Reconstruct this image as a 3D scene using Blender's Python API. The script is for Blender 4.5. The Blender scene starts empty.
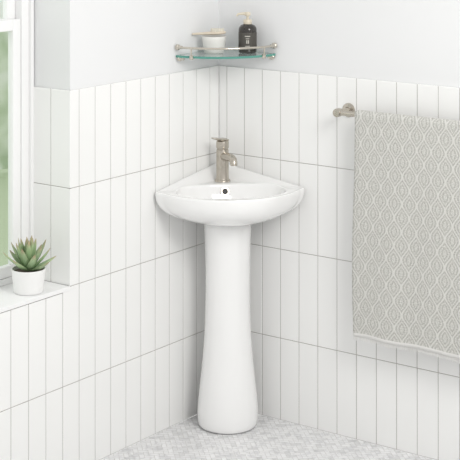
import bpy, bmesh, math, random
from mathutils import Vector, Matrix
random.seed(7)
S = bpy.context.scene
try:
    S.view_settings.view_transform = 'Standard'
    S.view_settings.look = 'None'
except Exception: pass

# ---------------------------------------------------------------- materials
def mat(name, col, rough=.5, metal=0., **kw):
    m = bpy.data.materials.new(name); m.use_nodes = True
    b = m.node_tree.nodes['Principled BSDF']
    b.inputs['Base Color'].default_value = (*col, 1)
    b.inputs['Roughness'].default_value = rough
    b.inputs['Metallic'].default_value = metal
    for k, v in kw.items():
        b.inputs[k.replace('_', ' ')].default_value = v
    return m
def nodes(m): return m.node_tree.nodes, m.node_tree.links, m.node_tree.nodes['Principled BSDF']
def add_noise_bump(m, scale, strength, dist=.001, detail=3):
    n, l, b = nodes(m)
    tc = n.new('ShaderNodeTexCoord'); t = n.new('ShaderNodeTexNoise'); bp = n.new('ShaderNodeBump')
    t.inputs['Scale'].default_value = scale; t.inputs['Detail'].default_value = detail
    bp.inputs['Strength'].default_value = strength; bp.inputs['Distance'].default_value = dist
    l.new(tc.outputs['Object'], t.inputs['Vector']); l.new(t.outputs['Fac'], bp.inputs['Height'])
    l.new(bp.outputs['Normal'], b.inputs['Normal'])

M_paint = mat('wall_paint', (.79, .795, .80), .8); add_noise_bump(M_paint, 120, .08)
M_trim = mat('trim_paint', (.88, .88, .88), .35)
M_tile = mat('glazed_tile', (.885, .885, .875), .10); add_noise_bump(M_tile, 14, .3, .0015, 1)
M_grout = mat('grout', (.39, .37, .35), .9)
M_ceramic = mat('vitreous_china', (.90, .90, .895), .08, Coat_Weight=.5, Coat_Roughness=.03)
M_nickel = mat('brushed_nickel', (.52, .48, .42), .27, 1.)
M_chrome = mat('polished_nickel', (.62, .58, .51), .14, 1.)
M_dark = mat('dark_void', (.03, .03, .03), .5)
M_glass = mat('shelf_glass', (.88, .97, .95), .02, Transmission_Weight=1., IOR=1.45)
M_glass_edge = mat('shelf_glass_edge', (.14, .42, .35), .1, Transmission_Weight=.3, IOR=1.45)

# ---------------------------------------------------------------- mesh helpers
def new_obj(name, verts, faces, mats, fm=None, smooth=False, parent=None):
    me = bpy.data.meshes.new(name); me.from_pydata([tuple(v) for v in verts], [], faces)
    if not isinstance(mats, (list, tuple)): mats = [mats]
    for m in mats: me.materials.append(m)
    if fm:
        for p, i in zip(me.polygons, fm): p.material_index = i
    if smooth:
        for p in me.polygons: p.use_smooth = True
    me.update()
    bm = bmesh.new(); bm.from_mesh(me); bmesh.ops.recalc_face_normals(bm, faces=bm.faces); bm.to_mesh(me); bm.free()
    o = bpy.data.objects.new(name, me); S.collection.objects.link(o)
    if parent: o.parent = parent
    return o
def empty(name):
    e = bpy.data.objects.new(name, None); e.empty_display_size = .05; S.collection.objects.link(e); return e
class Geo:
    def __init__(s): s.v = []; s.f = []; s.m = []
    def box(s, a, b, mi=0):
        n = len(s.v); x0, y0, z0 = a; x1, y1, z1 = b
        s.v += [(x0,y0,z0),(x1,y0,z0),(x1,y1,z0),(x0,y1,z0),(x0,y0,z1),(x1,y0,z1),(x1,y1,z1),(x0,y1,z1)]
        s.f += [[n+i for i in q] for q in ((0,3,2,1),(4,5,6,7),(0,1,5,4),(1,2,6,5),(2,3,7,6),(3,0,4,7))]; s.m += [mi]*6
    def tile(s, O, U, N, u0, u1, z0, z1, mi=0, th=.0055):
        O, U, N = Vector(O), Vector(U), Vector(N); Z = Vector((0,0,1)); n = len(s.v); c = .0016
        a, b, d = random.uniform(-1,1)*.00035, random.uniform(-1,1)*.0006, random.uniform(-1,1)*.0002
        def P(u, z, h): return tuple(O+U*u+Z*z+N*h)
        for (uu0,uu1,zz0,zz1,h,t) in ((u0,u1,z0,z1,-th,0),(u0,u1,z0,z1,-.0012,0),(u0+c,u1-c,z0+c,z1-c,-.0003,1)):
            for (u,z,su,sz) in ((uu0,zz0,-1,-1),(uu1,zz0,1,-1),(uu1,zz1,1,1),(uu0,zz1,-1,1)):
                s.v.append(P(u, z, h + t*(a*su+b*sz*.5+d*0)))
        for r in (0, 4):
            for i in range(4):
                j = (i+1) % 4
                s.f.append([n+r+i, n+r+j, n+r+4+j, n+r+4+i]); s.m.append(mi)
        s.f.append([n+8, n+9, n+10, n+11]); s.m.append(mi)
    def loft(s, rings, mi=0, cap0=True, cap1=True):
        n = len(s.v); k = len(rings[0])
        for r in rings: s.v += [tuple(p) for p in r]
        for i in range(len(rings)-1):
            for j in range(k):
                jj = (j+1) % k
                s.f.append([n+i*k+j, n+i*k+jj, n+(i+1)*k+jj, n+(i+1)*k+j]); s.m.append(mi)
        if cap0: s.f.append([n+j for j in range(k)][::-1]); s.m.append(mi)
        if cap1: s.f.append([n+(len(rings)-1)*k+j for j in range(k)]); s.m.append(mi)
    def lathe(s, prof, c=(0,0,0), axis=(0,0,1), seg=40, mi=0, cap0=True, cap1=True):
        A = Vector(axis).normalized(); R = A.to_track_quat('Z','Y').to_matrix(); c = Vector(c)
        s.loft([[c+R@Vector((r*math.cos(2*math.pi*j/seg), r*math.sin(2*math.pi*j/seg), z)) for j in range(seg)] for r, z in prof], mi, cap0, cap1)
    def tube(s, pts, r, seg=14, mi=0):
        pts = [Vector(p) for p in pts]; rings = []; up = None
        for i, p in enumerate(pts):
            t = (pts[min(i+1,len(pts)-1)]-pts[max(i-1,0)]).normalized()
            if up is None: up = Vector((0,0,1)) if abs(t.z) < .9 else Vector((1,0,0))
            a = t.cross(up).normalized(); b = a.cross(t).normalized(); up = b
            rr = r[i] if isinstance(r, (list,tuple)) else r
            rings.append([p+(a*math.cos(2*math.pi*j/seg)+b*math.sin(2*math.pi*j/seg))*rr for j in range(seg)])
        s.loft(rings, mi)
    def obj(s, name, mats, smooth=False, parent=None, sharp=None):
        o = new_obj(name, s.v, s.f, mats, s.m, smooth, parent)
        if sharp:
            try: o.data.set_sharp_from_angle(angle=math.radians(sharp))
            except Exception: pass
        return o

# ---------------------------------------------------------------- walls
TW, TH, G = .0779, .312, .0022
TOP = 1.222
ROWZ = [0, TOP-3*TH, TOP-2*TH, TOP-TH, TOP]
WIN0, WIN1, SILL, HEAD = .794, 1.95, TOP-2*TH, 2.25
RD = .172                   # reveal depth
g = Geo()                  # right wall (plane y=0)
g.box((-.22, .0065, 0), (3.2, .22, 2.7), 0)
g.box((0, .0018, 0), (3.2, .0065, TOP-.001), 1)
off = .034
edges = [-.0015] + [off+TW*i for i in range(0, 41)]
for i in range(len(edges)-1):
    for r in range(4):
        g.tile((0,0,0), (1,0,0), (0,-1,0), edges[i]+(G/2), edges[i+1]-G/2, ROWZ[r]+G/2, ROWZ[r+1]-(G/2 if r < 3 else 0), 2)
g.obj('wall_right', [M_paint, M_grout, M_tile])
g = Geo()                  # left wall (plane x=0), with window opening
g.box((-.22, -WIN0+.0065, 0), (-.0065, .0065, 2.7), 0)
g.box((-.22, -WIN1, 0), (-.0065, -WIN0+.0065, SILL-.012), 0)
g.box((-.22, -WIN1, HEAD), (-.0065, -WIN0+.0065, 2.7), 0)
g.box((-.22, -3.2, 0), (-.0065, -WIN1, 2.7), 0)
g.box((-.0065, -WIN0+.0018, 0), (-.0018, 0, TOP-.001), 1)
g.box((-.0065, -3.2, 0), (-.0018, -WIN0+.0018, SILL-.014), 1)
g.box((-RD, -WIN0+.0018, SILL), (-.0018, -WIN0+.0065, TOP-.001), 1)
off = .053; TWL = .0774
edges = [-.0015]+[off+TWL*i for i in range(0, 41)]
for i in range(len(edges)-1):
    a, b = edges[i], edges[i+1]
    for r in range(4):
        if r >= 2 and a > WIN0-.01: continue
        bb = min(b, WIN0+G/2) if r >= 2 else b
        z1 = ROWZ[r+1]-(G/2 if r < 3 else 0)
        if r == 1 and a > WIN0-.01: z1 = SILL-.014
        g.tile((0,0,0), (0,-1,0), (1,0,0), a+G/2, bb-G/2, ROWZ[r]+G/2, z1, 2)
for i in range(2):
    for r in (2, 3):
        g.tile((0,-WIN0,0), (-1,0,0), (0,-1,0), i*.085+(.0012), (i+1)*.085-G/2, ROWZ[r]+G/2, ROWZ[r+1]-(G/2 if r < 3 else 0), 2)
g.obj('wall_left', [M_paint, M_grout, M_tile])
# sill
g = Geo(); g.box((-RD-.02, -WIN1, SILL-.012), (.002, -WIN0-.001, SILL+.002))
o = g.obj('trim_1', [M_trim]); bv = o.modifiers.new('b','BEVEL'); bv.width = .002; bv.segments = 2

# ---------------------------------------------------------------- window
win = empty('window_1')
g = Geo(); X0, X1 = -RD-.055, -RD
ya, yb = -WIN0+.004, -WIN1
g.box((X0, ya-.045, SILL+.002), (X1, ya, HEAD)); g.box((X0, yb, SILL+.002), (X1, yb+.035, HEAD))
g.box((X0, yb+.035, HEAD-.035), (X1, ya-.045, HEAD)); g.box((X0, yb+.035, SILL+.002), (X1, ya-.045, SILL+.022))
g.box((X1, ya-.014, SILL+.002), (X1+.012, ya-.001, HEAD))
o = g.obj('frame', [M_trim], parent=win); bv = o.modifiers.new('b','BEVEL'); bv.width = .002; bv.segments = 2
def sash(nm, xa, xb, z0, z1):
    g = Geo(); a, b = ya-.0455, yb+.0355; w = .036
    g.box((xa, a-w, z0), (xb, a, z1)); g.box((xa, b, z0), (xb, b+w, z1))
    g.box((xa, b+w, z0), (xb, a-w, z0+w)); g.box((xa, b+w, z1-w), (xb, a-w, z1))
    o = g.obj(nm, [M_trim], parent=win); bv = o.modifiers.new('b','BEVEL'); bv.width = .003; bv.segments = 2
sash('lower_sash', X1-.028, X1-.004, SILL+.0225, 1.445)
sash('upper_sash', X0+.003, X1-.029, 1.41, HEAD-.036)
M_pane = bpy.data.materials.new('window_glass'); M_pane.use_nodes = True
n = M_pane.node_tree.nodes; l = M_pane.node_tree.links; n.remove(n['Principled BSDF'])
tr = n.new('ShaderNodeBsdfTransparent'); gl = n.new('ShaderNodeBsdfGlossy'); mx = n.new('ShaderNodeMixShader')
gl.inputs['Roughness'].default_value = .02; mx.inputs[0].default_value = .06; tr.inputs[0].default_value = (.98,1,.99,1)
l.new(tr.outputs[0], mx.inputs[1]); l.new(gl.outputs[0], mx.inputs[2]); l.new(mx.outputs[0], n['Material Output'].inputs[0])
g = Geo(); g.box((X1-.018, yb+.06, SILL+.05), (X1-.014, ya-.07, 1.42)); g.box((X0+.012, yb+.06, 1.43), (X0+.016, ya-.07, HEAD-.06))
g.obj('panes', [M_pane], parent=win)

# garden hedge outside
M_hedge = mat('hedge_leaves_overexposed', (.4,.5,.3), .8)
n, l, b = nodes(M_hedge)
tc = n.new('ShaderNodeTexCoord'); t = n.new('ShaderNodeTexNoise'); t.inputs['Scale'].default_value = 3.4; t.inputs['Detail'].default_value = 2
cr = n.new('ShaderNodeValToRGB'); e = cr.color_ramp.elements
e[0].position = .34; e[0].color = (.50,.62,.42,1); e[1].position = .56; e[1].color = (.97,.98,.96,1)  # outdoor overexposure put into the colour: green leaves bleached towards near-white
e2 = cr.color_ramp.elements.new(.46); e2.color = (.82,.88,.77,1)
l.new(tc.outputs['Object'], t.inputs['Vector']); l.new(t.outputs['Fac'], cr.inputs[0]); l.new(cr.outputs[0], b.inputs['Base Color'])
v = []; f = []; NX, NZ = 90, 40
for i in range(NX):
    for j in range(NZ):
        y = -4+11*i/(NX-1); z = 3.0*j/(NZ-1)
        v.append((-3.6+.18*math.sin(y*2.3+z)+.12*math.sin(z*5+y*4)+random.uniform(-.02,.02), y, z))
for i in range(NX-1):
    for j in range(NZ-1): f.append([i*NZ+j, (i+1)*NZ+j, (i+1)*NZ+j+1, i*NZ+j+1])
new_obj('garden_hedge', v, f, M_hedge, smooth=True)
M_lawn = mat('lawn', (.62,.72,.50), .9); add_noise_bump(M_lawn, 40, .5, .01)
g = Geo(); g.box((-5,-5,-.06), (-.23,8,-.02)); g.obj('ground_lawn', [M_lawn])

# ---------------------------------------------------------------- floor
M_marble = mat('marble_mosaic', (.8,.8,.8), .3)
n, l, b = nodes(M_marble)
at = n.new('ShaderNodeAttribute'); at.attribute_name = 'tint'
tc = n.new('ShaderNodeTexCoord'); t = n.new('ShaderNodeTexNoise'); t.inputs['Scale'].default_value = 30; t.inputs['Detail'].default_value = 6; t.inputs['Distortion'].default_value = 1.5
cr = n.new('ShaderNodeValToRGB'); e = cr.color_ramp.elements
e[0].position = .36; e[0].color = (.83,.83,.84,1); e[1].position = .52; e[1].color = (1,1,1,1)
mm = n.new('ShaderNodeMix'); mm.data_type = 'RGBA'; mm.blend_type = 'MULTIPLY'; mm.inputs[0].default_value = 1
l.new(tc.outputs['Object'], t.inputs['Vector']); l.new(t.outputs['Fac'], cr.inputs[0])
l.new(at.outputs['Color'], mm.inputs[6]); l.new(cr.outputs[0], mm.inputs[7]); l.new(mm.outputs[2], b.inputs['Base Color'])
M_fgrout = mat('floor_grout', (.70,.69,.68), .9)
g = Geo(); g.box((-.0, -3.2, -.05), (3.2, 0, -.001)); fl = g.obj('floor', [M_fgrout])
bm = bmesh.new(); w = .0165; nn = 2; gp = .0016; tints = []
lay = bm.loops.layers.float_color.new('tint')
R = Matrix.Rotation(math.radians(45), 3, 'Z'); O = Vector((1.6,-1.6,0))
def fq(x0,y0,x1,y1):
    c = R@Vector(((x0+x1)/2*w, (y0+y1)/2*w, 0))+O
    if not (-.06 < c.x < 3.2 and -3.2 < c.y < .06): return
    vs = [bm.verts.new(R@Vector(p)+O) for p in ((x0*w+gp/2,y0*w+gp/2,0),(x1*w-gp/2,y0*w+gp/2,0),(x1*w-gp/2,y1*w-gp/2,0),(x0*w+gp/2,y1*w-gp/2,0))]
    fc = bm.faces.new(vs); k = random.choice((.94,.93,.92,.91,.91,.87,.79)); k += random.uniform(-.015,.015)
    for lp in fc.loops: lp[lay] = (k, k, k*1.005, 1)
for k in range(-150, 151):
    for m in range(-76, 77):
        x = k+2*nn*m
        if abs(x) > 152: continue
        fq(x, k, x+nn, k+1)
        fq(x+nn, k-nn+1, x+nn+1, k+1)
for co, no in (((.0005,0,0),(-1,0,0)), ((0,-.0005,0),(0,1,0)), ((3.2,0,0),(1,0,0)), ((0,-3.2,0),(0,-1,0))):
    bmesh.ops.bisect_plane(bm, geom=bm.verts[:]+bm.edges[:]+bm.faces[:], plane_co=co, plane_no=no, clear_outer=True)
me = bpy.data.meshes.new('mosaic'); bm.to_mesh(me); bm.free(); me.materials.append(M_marble)
mo = bpy.data.objects.new('mosaic_tiles', me); S.collection.objects.link(mo); mo.parent = fl

# ---------------------------------------------------------------- pedestal sink
D = math.sqrt(.5)
sink = empty('corner_pedestal_sink')
NA = 144; C = (.184, .184)
def outline():
    L = .383; gp = .003; pts = []
    def arc(cx, cy, r, a0, a1, k=14):
        for i in range(k+1):
            a = math.radians(a0+(a1-a0)*i/k); pts.append((cx+r*math.cos(a), cy+r*math.sin(a)))
    arc(gp+.02, gp+.02, .02, 180, 270)
    arc(L-.018, gp+.018, .018, -90, 0)
    p0 = Vector((L, .044)); p1 = Vector((.044, L)); mid = (p0+p1)/2; hc = (p1-p0).length/2
    sag = .448-mid.length; r = (hc*hc+sag*sag)/(2*sag)
    cc = Vector((D,D))*(.448-r); a0 = math.atan2(p0.y-cc.y, p0.x-cc.x); a1 = math.pi/2-a0
    for i in range(61):
        a = a0+(a1-a0)*i/60; pts.append((cc.x+r*math.cos(a), cc.y+r*math.sin(a)))
    arc(gp+.018, L-.018, .018, 90, 180)
    return pts
OUT = outline()
def ray(ang):
    dx, dy = math.cos(ang), math.sin(ang); best = None
    for i in range(len(OUT)):
        ax, ay = OUT[i][0]-C[0], OUT[i][1]-C[1]; bx, by = OUT[(i+1)%len(OUT)][0]-C[0], OUT[(i+1)%len(OUT)][1]-C[1]
        ex, ey = bx-ax, by-ay; den = dx*ey-dy*ex
        if abs(den) < 1e-12: continue
        t = (ax*ey-ay*ex)/den; s_ = (ax*dy-ay*dx)/den
        if t > 0 and -1e-6 <= s_ <= 1+1e-6: best = t if best is None else max(best, t)
    return best
angs = []
for j in range(NA): angs.append(2*math.pi*j/NA)
OR = [(C[0]+ray(a)*math.cos(a), C[1]+ray(a)*math.sin(a)) for a in angs]
ZR = .830
def inner(a, k=1.0, zc=.290, ha=.188, hb=.118):
    t = a-math.pi/4; ct, st = math.cos(t), math.sin(t); p = 2.25
    r = 1/((abs(ct)/hb)**p+(abs(st)/ha)**p)**(1/p)*k
    return (zc*D+r*math.cos(a), zc*D+r*math.sin(a))
def sm(x): x = max(0, min(1, x)); return x*x*(3-2*x)
def raise_(x, y):
    rr = (x+y)*D; dw = min(x, y)
    return .046*max(0, min(1, 1-(rr-.02)/.235))*sm((.060-dw)/.052)
rings = []
def ringout(k, z, top=False):
    pts = []
    for (x, y) in OR:
        px, py = C[0]+(x-C[0])*k, C[1]+(y-C[1])*k
        pts.append((px, -py, z+(raise_(x, y) if top else 0)))
    rings.append(pts)
for k, z in ((.05,.7145),(.3,.715),(.42,.719),(.56,.727),(.70,.738),(.82,.752),(.91,.768),(.96,.784),(.985,.798),(.997,.812)): ringout(k, z)
ringout(1.0, .820, True); ringout(.998, .8265, True); ringout(.990, .830, True)
IN = [inner(a) for a in angs]
for q in (.05,.1,.16,.22,.28,.34,.40,.47,.55,.65,.75,.85,.93):
    pts = []
    for (ox, oy), (ix, iy) in zip(OR, IN):
        ox, oy = C[0]+(ox-C[0])*.99, C[1]+(oy-C[1])*.99
        x, y = ox+(ix-ox)*q, oy+(iy-oy)*q
        pts.append((x, -y, ZR+raise_(x, y)-.0015*math.sin(q*math.pi)))
    rings.append(pts)
for k, z in ((1.0,.8285),(.985,.8235),(.965,.812),(.93,.795),(.87,.775),(.76,.757),(.6,.744),(.4,.736),(.2,.732),(.11,.731)):
    rings.append([(x, -y, z) for x, y in (inner(a, k) for a in angs)])
g = Geo(); g.loft(rings)
basin = g.obj('basin', [M_ceramic], smooth=True, parent=sink)
sd = basin.modifiers.new('s','SUBSURF'); sd.levels = 1; sd.render_levels = 1
# pedestal
PC = (.148, -.148)
prof = [(.0,.091),(.004,.099),(.012,.1035),(.03,.106),(.06,.106),(.10,.1025),(.16,.0955),(.23,.088),(.31,.0815),(.40,.0780),(.50,.0770),(.60,.0785),(.68,.082),(.722,.085)]
rr = []
for z, r in prof:
    ring = []
    for j in range(64):
        a = 2*math.pi*j/64; dgn = math.cos(a+math.pi/4)   # +1 toward room along diagonal (1,-1)
        k = 1.0 if dgn > -.3 else 1.0-.12*((-.3-dgn)/.7)
        ring.append((PC[0]+r*k*math.cos(a), PC[1]+r*k*math.sin(a), z))
    rr.append(ring)
g = Geo(); g.loft(rr); o = g.obj('pedestal', [M_ceramic], smooth=True, parent=sink)
o.modifiers.new('s','SUBSURF').render_levels = 2
# overflow + drain
u = Vector((D,-D,0)); g = Geo()
hx = u*(.290-.118*.948); hc = Vector((hx.x-.004, hx.y-.003, .8035)); nrm = (u+Vector((0,0,.38))).normalized()
g.lathe([(.0160,-.006),(.0160,.0035),(.0148,.0050),(.0105,.0050),(.010,.0035)], hc, nrm, 30, 0, True, False)
g.lathe([(.0102,-.002),(.0102,.0038)], hc, nrm, 30, 1)
dc = u*.290
g.lathe([(.020,-.002),(.020,.001),(.018,.003),(.004,.0045)], (dc.x, dc.y, .7315), (0,0,1), 32, 0)
g.obj('overflow_and_drain', [M_nickel, M_dark], smooth=True, parent=sink, sharp=40)

# ---------------------------------------------------------------- faucet
fb = u*.120; fx, fy = fb.x-.004, fb.y-.003; zb = .8295
fa = empty('basin_faucet')
us = (Matrix.Rotation(math.radians(14), 3, 'Z')@u)       # spout swivelled a little
g = Geo()
g.lathe([(.0280,0),(.0280,.003),(.0265,.0055),(.0240,.0065),(.0225,.012),(.0220,.05),(.0218,.108),(.0210,.1115),(.0192,.1125),(.0192,.115),(.0218,.1165),(.0225,.120),(.0225,.136),(.0215,.141),(.018,.1435),(.004,.1445)], (fx,fy,zb), (0,0,1), 40)
g.obj('body', [M_nickel], smooth=True, parent=fa, sharp=40)
g = Geo()
F0 = Vector((fx,fy,zb))
def fp(d, z): return F0+us*d+Vector((0,0,z))
g.tube([fp(0,.088), fp(.03,.091), fp(.065,.094), fp(.085,.094), fp(.097,.090), fp(.103,.081), fp(.104,.072)], [.0150,.0148,.0142,.0138,.0132,.0124,.0120], 24)
g.obj('spout', [M_nickel], smooth=True, parent=fa, sharp=50)
g = Geo()   # flat paddle lever
rg = []; ul_ = (Matrix.Rotation(math.radians(-62), 3, 'Z')@u); side = Vector((-ul_.y, ul_.x, 0))
for s_, w_, h_, zz in ((-.020,.012,.003,.1440),(-.012,.016,.0045,.1460),(.006,.016,.0045,.1475),(.026,.0135,.004,.1505),(.038,.0115,.0034,.1535),(.043,.009,.002,.1550)):
    c = F0+ul_*s_+Vector((0,0,zz))
    rg.append([c+side*w_*math.copysign(abs(math.cos(a))**.5, math.cos(a))+Vector((0,0,1))*h_*math.copysign(abs(math.sin(a))**.5, math.sin(a)) for a in [2*math.pi*i/24+.001 for i in range(24)]])
g.loft(rg); g.obj('lever', [M_nickel], smooth=True, parent=fa, sharp=50)

# ---------------------------------------------------------------- glass shelf
sh = empty('glass_corner_shelf'); ZS = 1.275; RS = .245; TG = .008
g = Geo(); K = 48
pl = [(-.004, -.004)]+[(max(RS*math.sin(a), -.004) if i else -.004, RS*math.cos(a) if i < K else -.004) for i, a in ((i, math.pi/2*i/K) for i in range(K+1))]
n0 = len(pl)
vt = [(x, -y, ZS) for x, y in pl]+[(x, -y, ZS+TG) for x, y in pl]
ff = [list(range(n0))[::-1], list(range(n0, 2*n0))]; fm = [0, 0]
for i in range(n0):
    j = (i+1) % n0; ff.append([i, j, n0+j, n0+i]); fm.append(1)
new_obj('glass', vt, ff, [M_glass, M_glass_edge], fm, parent=sh)
g = Geo(); ZRl = ZS+.036; rr_ = RS+.004
pts = [(rr_*math.sin(a), -rr_*math.cos(a), ZRl) for a in [math.radians(4+82*i/40) for i in range(41)]]
pts = [(.001,-rr_+.004,ZRl)]+pts+[(rr_-.004,-.001,ZRl)]
g.tube(pts, .0040, 12)
for P_, A_ in (((.0,-rr_+.004,ZRl),(1,0,0)), ((rr_-.004,.0,ZRl),(0,-1,0)), ((.0,-rr_+.014,ZS-.004),(1,0,0)), ((rr_-.014,.0,ZS-.004),(0,-1,0))):
    g.lathe([(.010,0),(.010,.008),(.008,.010),(.006,.016),(.006,.022),(.004,.023)], P_, A_, 24)
for a in (14, 76):
    a = math.radians(a); g.tube([(rr_*math.sin(a), -rr_*math.cos(a), ZS-.004), (rr_*math.sin(a), -rr_*math.cos(a), ZRl)], .003, 10)
    g.lathe([(.006,0),(.0075,.002),(.0075,.014),(.005,.016)], (rr_*math.sin(a)*.992, -rr_*math.cos(a)*.992, ZS-.004), (0,0,1), 16)
g.obj('gallery_rail', [M_chrome], smooth=True, parent=sh, sharp=40)

# soap bottle
M_amber = mat('dark_bottle', (.022,.018,.014), .12, Coat_Weight=.5)
M_label = mat('bottle_label', (.075,.07,.06), .5)
M_text = mat('label_print', (.6,.58,.52), .6)
M_pump = mat('pump_plastic', (.66,.60,.48), .35)
bt = empty('soap_dispenser_bottle'); bx, by, bz = .160, -.046, ZS+TG+.0003
g = Geo(); R0 = .032
g.lathe([(R0-.004,0),(R0-.001,.002),(R0,.006),(R0,.084),(R0-.002,.091),(R0-.008,.098),(.013,.102),(.0125,.106)], (bx,by,bz), (0,0,1), 48)
g.obj('bottle', [M_amber], smooth=True, parent=bt)
g = Geo(); g.lathe([(R0+.0003,.018),(R0+.0003,.074)], (bx,by,bz), (0,0,1), 48, 0, False, False); g.obj('label', [M_label], smooth=True, parent=bt)
g = Geo()
fwd = Vector((-.592,.806,0))
def onlab(a0, a1, z0, z1):
    n_ = len(g.v); K = 8
    for i in range(K+1):
        a = math.radians(a0+(a1-a0)*i/K)
        for z in (z0, z1): g.v.append((bx+(R0+.0008)*math.cos(a), by+(R0+.0008)*math.sin(a), bz+z))
    for i in range(K): g.f.append([n_+2*i, n_+2*i+2, n_+2*i+3, n_+2*i+1]); g.m.append(0)
onlab(-72,-38,.060,.063); onlab(-66,-44,.052,.054); onlab(-62,-56,.036,.048); onlab(-52,-46,.036,.048); onlab(-70,-40,.026,.028)
g.obj('label_print', [M_text], parent=bt)
g = Geo()
g.lathe([(.0145,.102),(.0150,.104),(.0150,.116),(.0135,.118),(.006,.119),(.0045,.120),(.0045,.130),(.0095,.131),(.0105,.133),(.0105,.142),(.009,.144),(.003,.1445)], (bx,by,bz), (0,0,1), 30)
g.tube([(bx,by,bz+.138),(bx-.012,by-.012,bz+.1385),(bx-.024,by-.024,bz+.137),(bx-.028,by-.028,bz+.130)], [.006,.005,.004,.0035], 12)
g.obj('pump', [M_pump], smooth=True, parent=bt, sharp=40)

# ceramic cup with a bath brush lying over it
M_stone = mat('cream_stoneware', (.80,.79,.755), .4)
M_wood = mat('pale_beech', (.70,.62,.50), .5)
M_brs = mat('cream_bristles', (.80,.77,.68), .8)
cx_, cy_ = .062, -.112
g = Geo(); g.lathe([(.030,0),(.034,.002),(.0385,.02),(.042,.045),(.0435,.058),(.0425,.0595),(.0410,.058),(.0395,.045),(.034,.01),(.02,.006)], (cx_,cy_,bz), (0,0,1), 48)
g.obj('stoneware_cup', [M_stone], smooth=True)
br = empty('bath_brush'); rt = Vector((.806,.592,0))
g = Geo(); c0 = Vector((cx_,cy_,bz+.0685)); rg = []
for s_, w_, h_ in ((-.078,.003,.002),(-.074,.008,.004),(-.05,.008,.0045),(-.03,.012,.005),(-.01,.022,.006),(.015,.025,.0065),(.035,.018,.006),(.042,.006,.003)):
    rg.append([c0+rt*s_+fwd*w_*math.cos(a)+Vector((0,0,1))*h_*math.sin(a)+Vector((0,0,.001+s_*.05)) for a in [2*math.pi*i/20 for i in range(20)]])
g.loft(rg); g.obj('handle', [M_wood], smooth=True, parent=br)
g = Geo()
for i in range(150):
    a = random.uniform(0,6.283); r = math.sqrt(random.random())
    p_ = c0+rt*(.012+.024*r*math.cos(a))+fwd*(.019*r*math.sin(a))
    g.tube([p_+Vector((0,0,.005)), p_+Vector((random.uniform(-.001,.001),0,.017))], .0014, 5)
g.obj('bristles', [M_brs], parent=br)

# ---------------------------------------------------------------- towel rail + towel
BZ, BY = 1.112, -.07
tb = empty('towel_bar'); g = Geo()
for x in (.550, 1.21):
    g.lathe([(.024,0),(.024,.004),(.022,.007),(.012,.009),(.0105,.012),(.0105,.055),(.0135,.058),(.0145,.062),(.0145,.078),(.013,.082),(.004,.083)], (x,0,BZ), (0,-1,0), 36)
g.tube([(.550,BY,BZ),(1.21,BY,BZ)], .0085, 20)
g.obj('rail', [M_nickel], smooth=True, parent=tb, sharp=40)

M_towel = mat('ogee_towel', (.6,.6,.56), .95, Sheen_Weight=.1)
n, l, b = nodes(M_towel)
uv = n.new('ShaderNodeUVMap'); uv.uv_map = 'UVMap'; sx = n.new('ShaderNodeSeparateXYZ'); l.new(uv.outputs[0], sx.inputs[0])
def mth(op, a, b_=None, c_=None):
    q = n.new('ShaderNodeMath'); q.operation = op
    for i, v_ in enumerate((a, b_, c_)):
        if v_ is None: continue
        if isinstance(v_, (int, float)): q.inputs[i].default_value = v_
        else: l.new(v_, q.inputs[i])
    return q.outputs[0]
su = mth('DIVIDE', sx.outputs[0], .0265)
sv = mth('MULTIPLY', sx.outputs[1], 2*math.pi/.090)
sn = mth('MULTIPLY', mth('SINE', sv), .46)
dA = mth('PINGPONG', mth('SUBTRACT', su, sn), 1.0)
dB = mth('PINGPONG', mth('ADD', mth('ADD', su, sn), 1.0), 1.0)
d_ = mth('MINIMUM', dA, dB)
cs = mth('COSINE', mth('MULTIPLY', d_, 2*math.pi/.42))
wv = n.new('ShaderNodeTexNoise'); wv.inputs['Scale'].default_value = 260; wv.inputs['Detail'].default_value = 2; l.new(uv.outputs[0], wv.inputs['Vector'])
f0 = mth('ADD', mth('MULTIPLY', cs, .22), .46)
f1 = mth('ADD', f0, mth('MULTIPLY', mth('SUBTRACT', wv.outputs['Fac'], .5), 1.9))
main = mth('LESS_THAN', d_, .10)
f2 = mth('MAXIMUM', f1, mth('MULTIPLY', main, .76))
cr = n.new('ShaderNodeValToRGB'); e = cr.color_ramp.elements
e[0].position = .0; e[0].color = (.37,.365,.335,1); e[1].position = .95; e[1].color = (.70,.695,.665,1)
l.new(f2, cr.inputs[0])
LF, LB = .752, .66
hem = mth('GREATER_THAN', sx.outputs[1], LF-.012)
mm = n.new('ShaderNodeMix'); mm.data_type = 'RGBA'; l.new(hem, mm.inputs[0]); l.new(cr.outputs[0], mm.inputs[6]); mm.inputs[7].default_value = (.76,.75,.73,1)
l.new(mm.outputs[2], b.inputs['Base Color'])
bp = n.new('ShaderNodeBump'); bp.inputs['Strength'].default_value = .6; bp.inputs['Distance'].default_value = .002
l.new(f2, bp.inputs['Height']); l.new(bp.outputs[0], b.inputs['Normal'])
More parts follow.
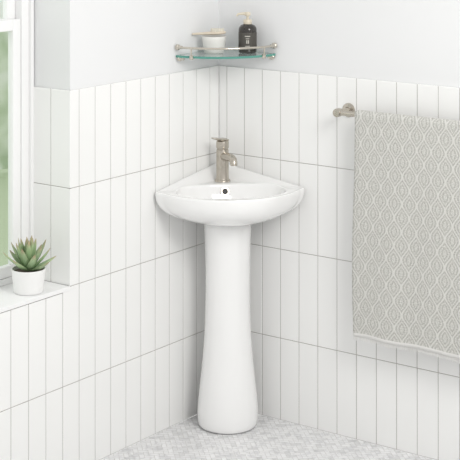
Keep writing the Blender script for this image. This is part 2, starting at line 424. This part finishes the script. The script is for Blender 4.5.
# profile: v=0 at top of bar, v>0 front drop, v<0 back drop
rb = .0135
def prof_pt(v_):
    q = rb*math.pi/2
    if v_ > q: return (BY-rb-.003*sm((v_-q)/.1), BZ-(v_-q))
    if v_ < -q: return (BY+rb+.002*sm((-v_-q)/.1), BZ-(-v_-q))
    a = v_/rb; return (BY-rb*math.sin(a), BZ+rb*math.cos(a))
vs_ = [-LB+(LB-.03)*i/30 for i in range(31)]+[-.03+.06*i/16 for i in range(1,17)]+[.03+(LF-.03)*i/70 for i in range(1,71)]
XA, XB = .626, 1.16; NXT = 90
v = []; f = []; uvs = []
for i in range(NXT+1):
    x = XA+(XB-XA)*i/NXT
    for t_ in vs_:
        y, z = prof_pt(t_); drop = max(0, abs(t_)-.03)
        if t_ > 0:
            y += -.006*sm(drop/.4)*(.6+.5*math.sin(x*19+1)+.35*math.sin(x*41+t_*3)); xx = x+(.003*math.sin(t_*9)-.002*drop)*(1-(x-XA)/(XB-XA))
            z += .002*math.sin(x*30)*sm(drop/.6)
        else:
            y += .003*sm(drop/.4)*math.sin(x*17); xx = x+.006
        v.append((xx, y, z)); uvs.append((x, t_))
NV = len(vs_)
for i in range(NXT):
    for j in range(NV-1): f.append([i*NV+j, (i+1)*NV+j, (i+1)*NV+j+1, i*NV+j+1])
me = bpy.data.meshes.new('towel'); me.from_pydata(v, [], f); me.materials.append(M_towel)
ul = me.uv_layers.new(name='UVMap')
for lp in me.loops: ul.data[lp.index].uv = uvs[lp.vertex_index]
for p_ in me.polygons: p_.use_smooth = True
tw = bpy.data.objects.new('hanging_towel', me); S.collection.objects.link(tw)
so = tw.modifiers.new('t','SOLIDIFY'); so.thickness = .007; so.offset = 0
M_fringe = mat('towel_fringe', (.76,.75,.73), .9)
g = Geo(); NF = 150
for i in range(NF):
    q = (i+.5)/NF*NXT; i0 = int(q); fr = q-i0
    A = Vector(v[i0*NV+NV-1]).lerp(Vector(v[(i0+1)*NV+NV-1]), fr)
    A.y += random.uniform(-.002,.002); dx = random.uniform(-.002,.002); ln = random.uniform(.009,.016)
    g.tube([A+Vector((0,0,.003)), A+Vector((dx*.5,0,-ln*.5)), A+Vector((dx,random.uniform(-.001,.001),-ln))], [.0012,.0011,.0007], 5)
g.obj('fringe', [M_fringe], parent=tw)

# ---------------------------------------------------------------- potted succulent
pp = empty('potted_succulent'); px_, py_, pz_ = -.056, -.925, SILL+.0022
M_pot = mat('white_pot', (.87,.87,.86), .3); M_soil = mat('soil', (.12,.09,.07), .95); add_noise_bump(M_soil, 200, 1, .003)
g = Geo(); g.lathe([(.042,0),(.0445,.002),(.0465,.008),(.0535,.072),(.0535,.0745),(.0525,.0755),(.0505,.0745),(.049,.062)], (px_,py_,pz_), (0,0,1), 56, 0, True, False)
g.lathe([(.0495,.060),(.0496,.064),(.03,.067),(.005,.068)], (px_,py_,pz_), (0,0,1), 40, 1)
g.obj('pot', [M_pot, M_soil], smooth=True, parent=pp, sharp=50)
M_leaf = mat('succulent_leaf', (.2,.35,.18), .45)
n, l, b = nodes(M_leaf); at = n.new('ShaderNodeAttribute'); at.attribute_name = 'lc'; l.new(at.outputs['Color'], b.inputs['Base Color'])
g = Geo(); cols = []
NL = 28
for i in range(NL):
    q = i/(NL-1); az = i*2.39996; el = math.radians(14+68*q**.95+random.uniform(-6,6))
    Ln = .084+.018*math.sin(q*math.pi)+random.uniform(-.008,.008); W = .0175-.0045*q
    base = Vector((px_,py_,pz_+.070+.010*q)); hd = Vector((math.cos(az),math.sin(az),0)); sdv = Vector((-math.sin(az),math.cos(az),0))
    pos = base+hd*.008*(1-q); e_ = el; rg = []; SG = 12
    tint = random.uniform(.8,1.25)
    for s_ in range(SG+1):
        t_ = s_/SG; d__ = hd*math.cos(e_)+Vector((0,0,1))*math.sin(e_); up = -hd*math.sin(e_)+Vector((0,0,1))*math.cos(e_)
        wd = W*(.55+.75*t_-.15*t_**2)*(1-t_**2.2)+.0002 ; th = wd*.38
        ring = []
        for k in range(12):
            a = 2*math.pi*k/12; ca, sa = math.cos(a), math.sin(a)
            ring.append(pos+sdv*wd*ca+up*(th*sa*(1.2 if sa < 0 else .35)+ .22*wd*ca*ca))
            rim = abs(ca)**4
            gcol = Vector((.18,.30,.14)).lerp(Vector((.42,.54,.31)), t_*.8)
            red = max(sm((t_-.70)/.30), rim*.35*t_)
            gcol = gcol.lerp(Vector((.42,.18,.13)), red*.6)*tint
            cols.append((*gcol, 1))
        rg.append(ring); pos = pos+d__*Ln/SG; e_ += math.radians(18)/SG
    g.loft(rg)
lv = g.obj('rosette', [M_leaf], smooth=True, parent=pp)
ca = lv.data.color_attributes.new('lc', 'FLOAT_COLOR', 'POINT')
for i, c in enumerate(cols): ca.data[i].color = c

# ---------------------------------------------------------------- light
W = bpy.data.worlds.new('World'); S.world = W; W.use_nodes = True
bg = W.node_tree.nodes['Background']; bg.inputs[0].default_value = (1,.995,.985,1); bg.inputs[1].default_value = .86
def area(name, loc, tgt, sx_, sy_, pw, col=(1,1,1)):
    L = bpy.data.lights.new(name, 'AREA'); L.shape = 'RECTANGLE'; L.size = sx_; L.size_y = sy_; L.energy = pw; L.color = col
    o = bpy.data.objects.new(name, L); S.collection.objects.link(o); o.location = loc
    o.rotation_euler = (Vector(tgt)-Vector(loc)).to_track_quat('-Z','Y').to_euler(); return o
area('softbox_light', (2.6,-1.5,2.4), (.1,-.1,.7), .9, .9, 33, (1,.985,.96))
area('window_daylight', (-1.3,-1.7,1.9), (.6,-.2,.7), 1.2, 1.4, 9, (1,.99,.97))

# ---------------------------------------------------------------- camera
cam = bpy.data.cameras.new('camera'); co = bpy.data.objects.new('camera', cam); S.collection.objects.link(co)
co.location = (3.270, -4.385, 1.91); co.rotation_euler = (math.pi/2, 0, math.atan2(.592,.806))
cam.sensor_width = 36; cam.lens = 1515/460*36; cam.shift_y = -355/460; cam.clip_end = 60
S.camera = co
